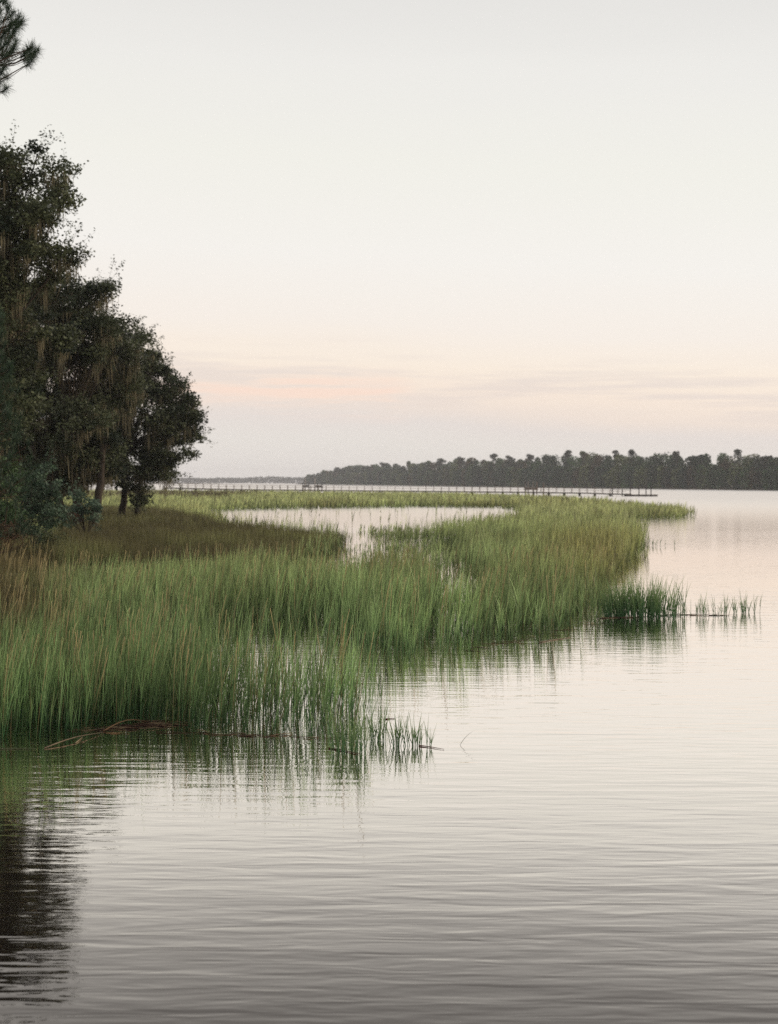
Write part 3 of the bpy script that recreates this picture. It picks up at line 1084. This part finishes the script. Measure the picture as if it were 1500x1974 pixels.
x0 = PP(318, 940)[0]
x1 = PP(1206, 950)[0]
seg = np.linspace(x0, x1, 31)
mb = MB()
for a, b in zip(seg[:-1], seg[1:]):
    za, zb = deck_z(a), deck_z(b)
    for yy in (PD - .75, PD + .75):
        mb.tube([[a, yy, za - .17], [b, yy, zb - .17]], .11, WD * 1.3, 4)
    n = 12
    for i in range(n):
        t = (i + .5) / n
        mb.box([a + (b - a) * t, PD, za + (zb - za) * t], [(b - a) / n * .92, 1.8, .06], WC * rng.uniform(.8, 1.2))
mb.build('deck', M_wood, root)
for i, a in enumerate(seg):
    for yy in (PD - .8, PD + .8):
        m = MB()
        m.tube([[a, yy, -1.0], [a, yy, deck_z(a) - .1]], .17, WD * rng.uniform(.8, 1.3), 8)
        m.build('piling', M_wood, root)
    m = MB()
    m.box([a, PD, deck_z(a) - .33], [.35, 2.1, .28], WD * 1.1)
    m.build('cross_beam', M_wood, root)
for yy in (PD - .85, PD + .85):
    mb = MB()
    for a, b in zip(seg[:-1], seg[1:]):
        for hgt in (1.0, .55):
            mb.tube([[a, yy, deck_z(a) + hgt], [b, yy, deck_z(b) + hgt]], .035, WC * .75, 4)
        for t in (0, .5):
            xx = a + (b - a) * t
            mb.box([xx, yy, deck_z(xx) + .5], [.10, .10, 1.0], WC * .7)
    mb.build('railing', M_wood, root)

# pier head shelter-like platform with tall posts
root = empty('pier_platform', PP(1022, 955), 'pale platform with tall posts and bench built on the side of the pier', 'platform')
mb = MB()
for i in range(14):
    mb.box([PP(1007, 950)[0] + i * .27, PD - 2.2, .92], [.25, 2.4, .07], (.17, .14, .12))
mb.box([PP(1021, 950)[0], PD - 3.3, 1.45], [3.2, .35, .08], (.2, .165, .14))
mb.box([PP(1021, 950)[0], PD - 3.4, 1.75], [3.2, .08, .4], (.2, .165, .14))
mb.build('deck', M_wood, root)
for p, top in ((1010, 929), (1015.5, 928), (1025, 928), (1032, 929), (1045, 930)):
    m = MB()
    xx = PP(p, 940)[0]
    m.tube([[xx, PD - 3.4, -.8], [xx, PD - 3.4, dp(p, top, PD)[2]]], .13, (.20, .17, .15) if p < 1030 else (.15, .11, .09), 8)
    m.build('post', M_wood, root)

# floating dock at the river end
root = empty('floating_dock', PP(1235, 957), 'floating dock with tall pilings at the river end of the pier', 'dock')
xa, xb = PP(1207, 955)[0], PP(1266, 955)[0]
mb = MB()
n = 26
for i in range(n):
    mb.box([xa + (xb - xa) * (i + .5) / n, PD - .6, .42], [(xb - xa) / n * .93, 2.6, .07], WC * rng.uniform(.8, 1.2))
mb.box([(xa + xb) / 2, PD - .6, .22], [xb - xa - .2, 2.4, .32], WD)
mb.build('deck', M_wood, root)
for p, top in ((1197, 943), (1212.5, 935), (1229, 936), (1242.5, 936), (1252, 936), (1178, 941)):
    m = MB()
    xx = PP(p, 950)[0]
    m.tube([[xx, PD - 2.0, -.8], [xx, PD - 2.0, dp(p, top, PD)[2]]], .12, WD * 1.4, 8)
    m.build('piling', M_wood, root)
m = MB()
m.tube([[x1 - .1, PD, deck_z(x1) + .02], [xa + 1.2, PD, .5]], .1, WC, 4)
m.build('gangway', M_wood, root)
for yy in (PD - .5, PD + .5):
    m = MB()
    m.tube([[x1 - .1, yy, deck_z(x1) + .95], [xa + 1.2, yy, 1.4]], .035, WC, 4)
    m.build('handrail', M_wood, root)

# farther dock behind the pier
D2 = 470
root = empty('far_dock', dp(603, 940, D2), 'small dock with two tall pale poles beyond the pier near the far wood', 'dock')
mb = MB()
a, b = dp(583, 940, D2), dp(624, 940, D2)
mb.box([(a[0] + b[0]) / 2, D2, 1.35], [b[0] - a[0], 3, .22], WD * 1.3)
mb.box([a[0] + 1.2, D2, 1.8], [1.5, 2, .6], WD * 1.5)
mb.box([b[0] - 1.5, D2, 1.75], [2.2, 2, .5], WD * 1.5)
mb.build('deck', M_wood, root)
for p, top, cc in ((588.5, 922, (.30, .27, .25)), (607.5, 922, (.30, .27, .25)), (584, 930, WD * 2), (613, 932, WD * 2), (621, 933, WD * 2), (596, 931, WD * 2)):
    m = MB()
    xx = dp(p, 940, D2)[0]
    m.tube([[xx, D2 - 1.4, -.8], [xx, D2 - 1.4, dp(p, top, D2)[2]]], .2 if top < 925 else .16, cc, 8)
    m.build('pole', M_wood, root)

# ------------------------------------------------------------------ far woods
rng = np.random.default_rng(5)
prof = [(560, 925), (590, 921), (600, 917), (615, 913), (640, 908), (680, 901), (720, 897), (780, 893), (850, 890), (900, 887), (950, 886), (1000, 885), (1060, 880), (1120, 880), (1200, 876), (1300, 878), (1400, 877), (1500, 881), (1600, 880), (1800, 876), (2200, 870)]
mb = MB()
tb = MB()


def far_crown(mb, c, rx, rz, n, s, ca):
    d = rng.normal(size=(n, 3))
    d /= np.linalg.norm(d, axis=1)[:, None]
    d *= (rng.uniform(.3, 1.0, n) ** .4)[:, None] * np.array([rx, rx, rz])
    col = np.asarray(ca) * rng.uniform(.5, 1.5, (n, 1)) * rng.uniform(.75, 1.25)
    mb.leaves(np.asarray(c) + d, s * rng.uniform(.6, 1.3, n), col, .4, .8)


pxs = []
q = 594.0
while q < 1760:
    D = shore_at(q)[1]
    pxs.append(q)
    q += 3.6 * F / D * .5 + .8
for q in pxs:
    base = shore_at(q)
    for row in range(2):
        off = rng.uniform(4, 22) if row == 0 else rng.uniform(25, 70)
        p = base + np.array([-.08 * off, off, 0])
        top = np.interp(q, *zip(*prof)) + rng.normal(1.0, 2.6) + (fbm(np.array([q / 17.]), np.array([row * 3.]), 5)[0] - .5) * 17 * min(1, (q - 560) / 150)
        H = (dp(q, top, p[1])[2]) * (.70 if row == 0 else 1.0)
        H = max(H, 3)
        s = .55 + p[1] / 1500
        r = rng.uniform(1.9, 5.4)
        rq = rng.uniform(.7, 1.1)
        base_c = np.array([(.036, .072, .030), (.060, .108, .038), (.12, .145, .05), (.10, .075, .036), (.020, .044, .022)][rng.choice(5, p=[.3, .28, .14, .08, .2])])
        nn = 220
        far_crown(mb, [p[0], p[1], H - r * rq], r, r * rq, nn, s, base_c)
        far_crown(mb, [p[0] + rng.normal(0, 1), p[1] - 1, H * .48], r * 1.15, H * .42, 520, s, base_c * .95)
        far_crown(mb, [p[0] + rng.normal(0, 1), p[1] - 3, 1.6], r, 2.0, 50, s, base_c * 1.2)
o = mb.build('far_wood', M_far)
tag(o, kind='stuff')

FG = 'pines standing above the far wood'
emergent = [(604, 915.5, 'lone small tree at the very tip of the far wood, nearest the tall poles'),
            (651, 899, 'pine top poking up near the left tip of the far wood'),
            (742, 889, 'small pine top on the skyline of the far wood, left of its middle slope'),
            (849, 884, 'dark pine top where the far wood begins to level out'),
            (892, 881, 'pine with flat top left of the see-through crown on the far wood'),
            (951, 874, 'airy pine with see-through round crown above the far wood'),
            (983, 877, 'rounded pine just right of the see-through crown'),
            (1022, 874, 'broad dark pine top above the pier platform'),
            (1094, 868, 'round-headed pine rising alone above the wood, between platform and floating dock'),
            (1128, 873, 'small dome-topped pine right of the lone round-headed one'),
            (1187, 866, 'tall spreading pine above the floating dock, left one of the high pair'),
            (1217, 867, 'tall spreading pine above the floating dock, right one of the high pair'),
            (1303, 869, 'pointed dark pine on the skyline right of the high pair'),
            (1345, 876, 'low bushy pine top between the pointed pine and the widest one'),
            (1424, 865, 'widest pine crown near the right edge of the far wood'),
            (1480, 876, 'dark pine top closest to the right edge of the picture')]
for q, top, lab in emergent:
    base = shore_at(q) + np.array([0, rng.uniform(6, 22), 0])
    base[2] = 1.0
    D = base[1]
    tpz = dp(q, top, D)[2]
    base[0] = dp(q, 930, D)[0]
    r0 = empty('far_pine', base, lab, 'tree', FG)
    a, b = MB(), MB()
    b.tube([base, [base[0] + .3, D, tpz * .6], [base[0], D, tpz - .8]], [.45, .32, .15], (.07, .055, .045), 6)
    sc_ = D / 800
    for j in range(9 if q > 620 else 4):
        c = np.array([base[0] + rng.normal(0, 1.0 * sc_), D + rng.normal(0, 2), tpz - 1.0 - abs(rng.normal(0, 2.2 * sc_))])
        far_crown(a, c, rng.uniform(1.0, 1.8) * sc_, rng.uniform(.9, 1.5), 80, .75 * sc_, (.035, .045, .026))
        b.tube([[base[0], D, c[2] - 1.2], c], [.12, .06], (.07, .055, .045), 4)
    b.build('trunk', M_bark, r0)
    a.build('crown', M_far, r0)

# low wooded shore on the left horizon
mb = MB()
n = 9000
q = rng.uniform(-200, 640, n)
D = 3300
topp = 921.5 + 2.2 * np.sin(q / 60) * 0 + np.interp(q, [250, 330, 400, 470, 520, 560, 640], [0, 0, .8, 0, -3.2, -2.2, 0]) + (fbm(q / 18, q * 0, 8) - .5) * 2.5
X = (q - PX0) / F * D
Ztop = CH - (topp - 928.6) / F * D
Z = rng.uniform(0, 1, n) ** .8 * Ztop
P = np.stack([X, D + rng.uniform(0, 60, n), Z], 1)
mb.leaves(P, rng.uniform(3.5, 7, n), np.array([.045, .055, .035]) * rng.uniform(.7, 1.3, (n, 1)), .2, .8)
tag(mb.build('distant_wooded_shore', M_far), kind='stuff')

# ------------------------------------------------------------------ haze
mb = MB()
mb.box([0, 1450, 17.0], [7400, 4300, 38.0], (1, 1, 1))
mv = bpy.data.materials.new('haze')
mv.use_nodes = True
t = mv.node_tree
t.nodes.clear()
pv = t.nodes.new('ShaderNodeVolumePrincipled')
pv.inputs['Color'].default_value = (.93, .94, 1.0, 1)
pv.inputs['Density'].default_value = .00017
pv.inputs['Anisotropy'].default_value = .1
ov = t.nodes.new('ShaderNodeOutputMaterial')
t.links.new(pv.outputs[0], ov.inputs['Volume'])
o = mb.build('haze', mv)
tag(o, kind='stuff')

for o in bpy.data.objects:
    if '_base' in o:
        del o['_base']
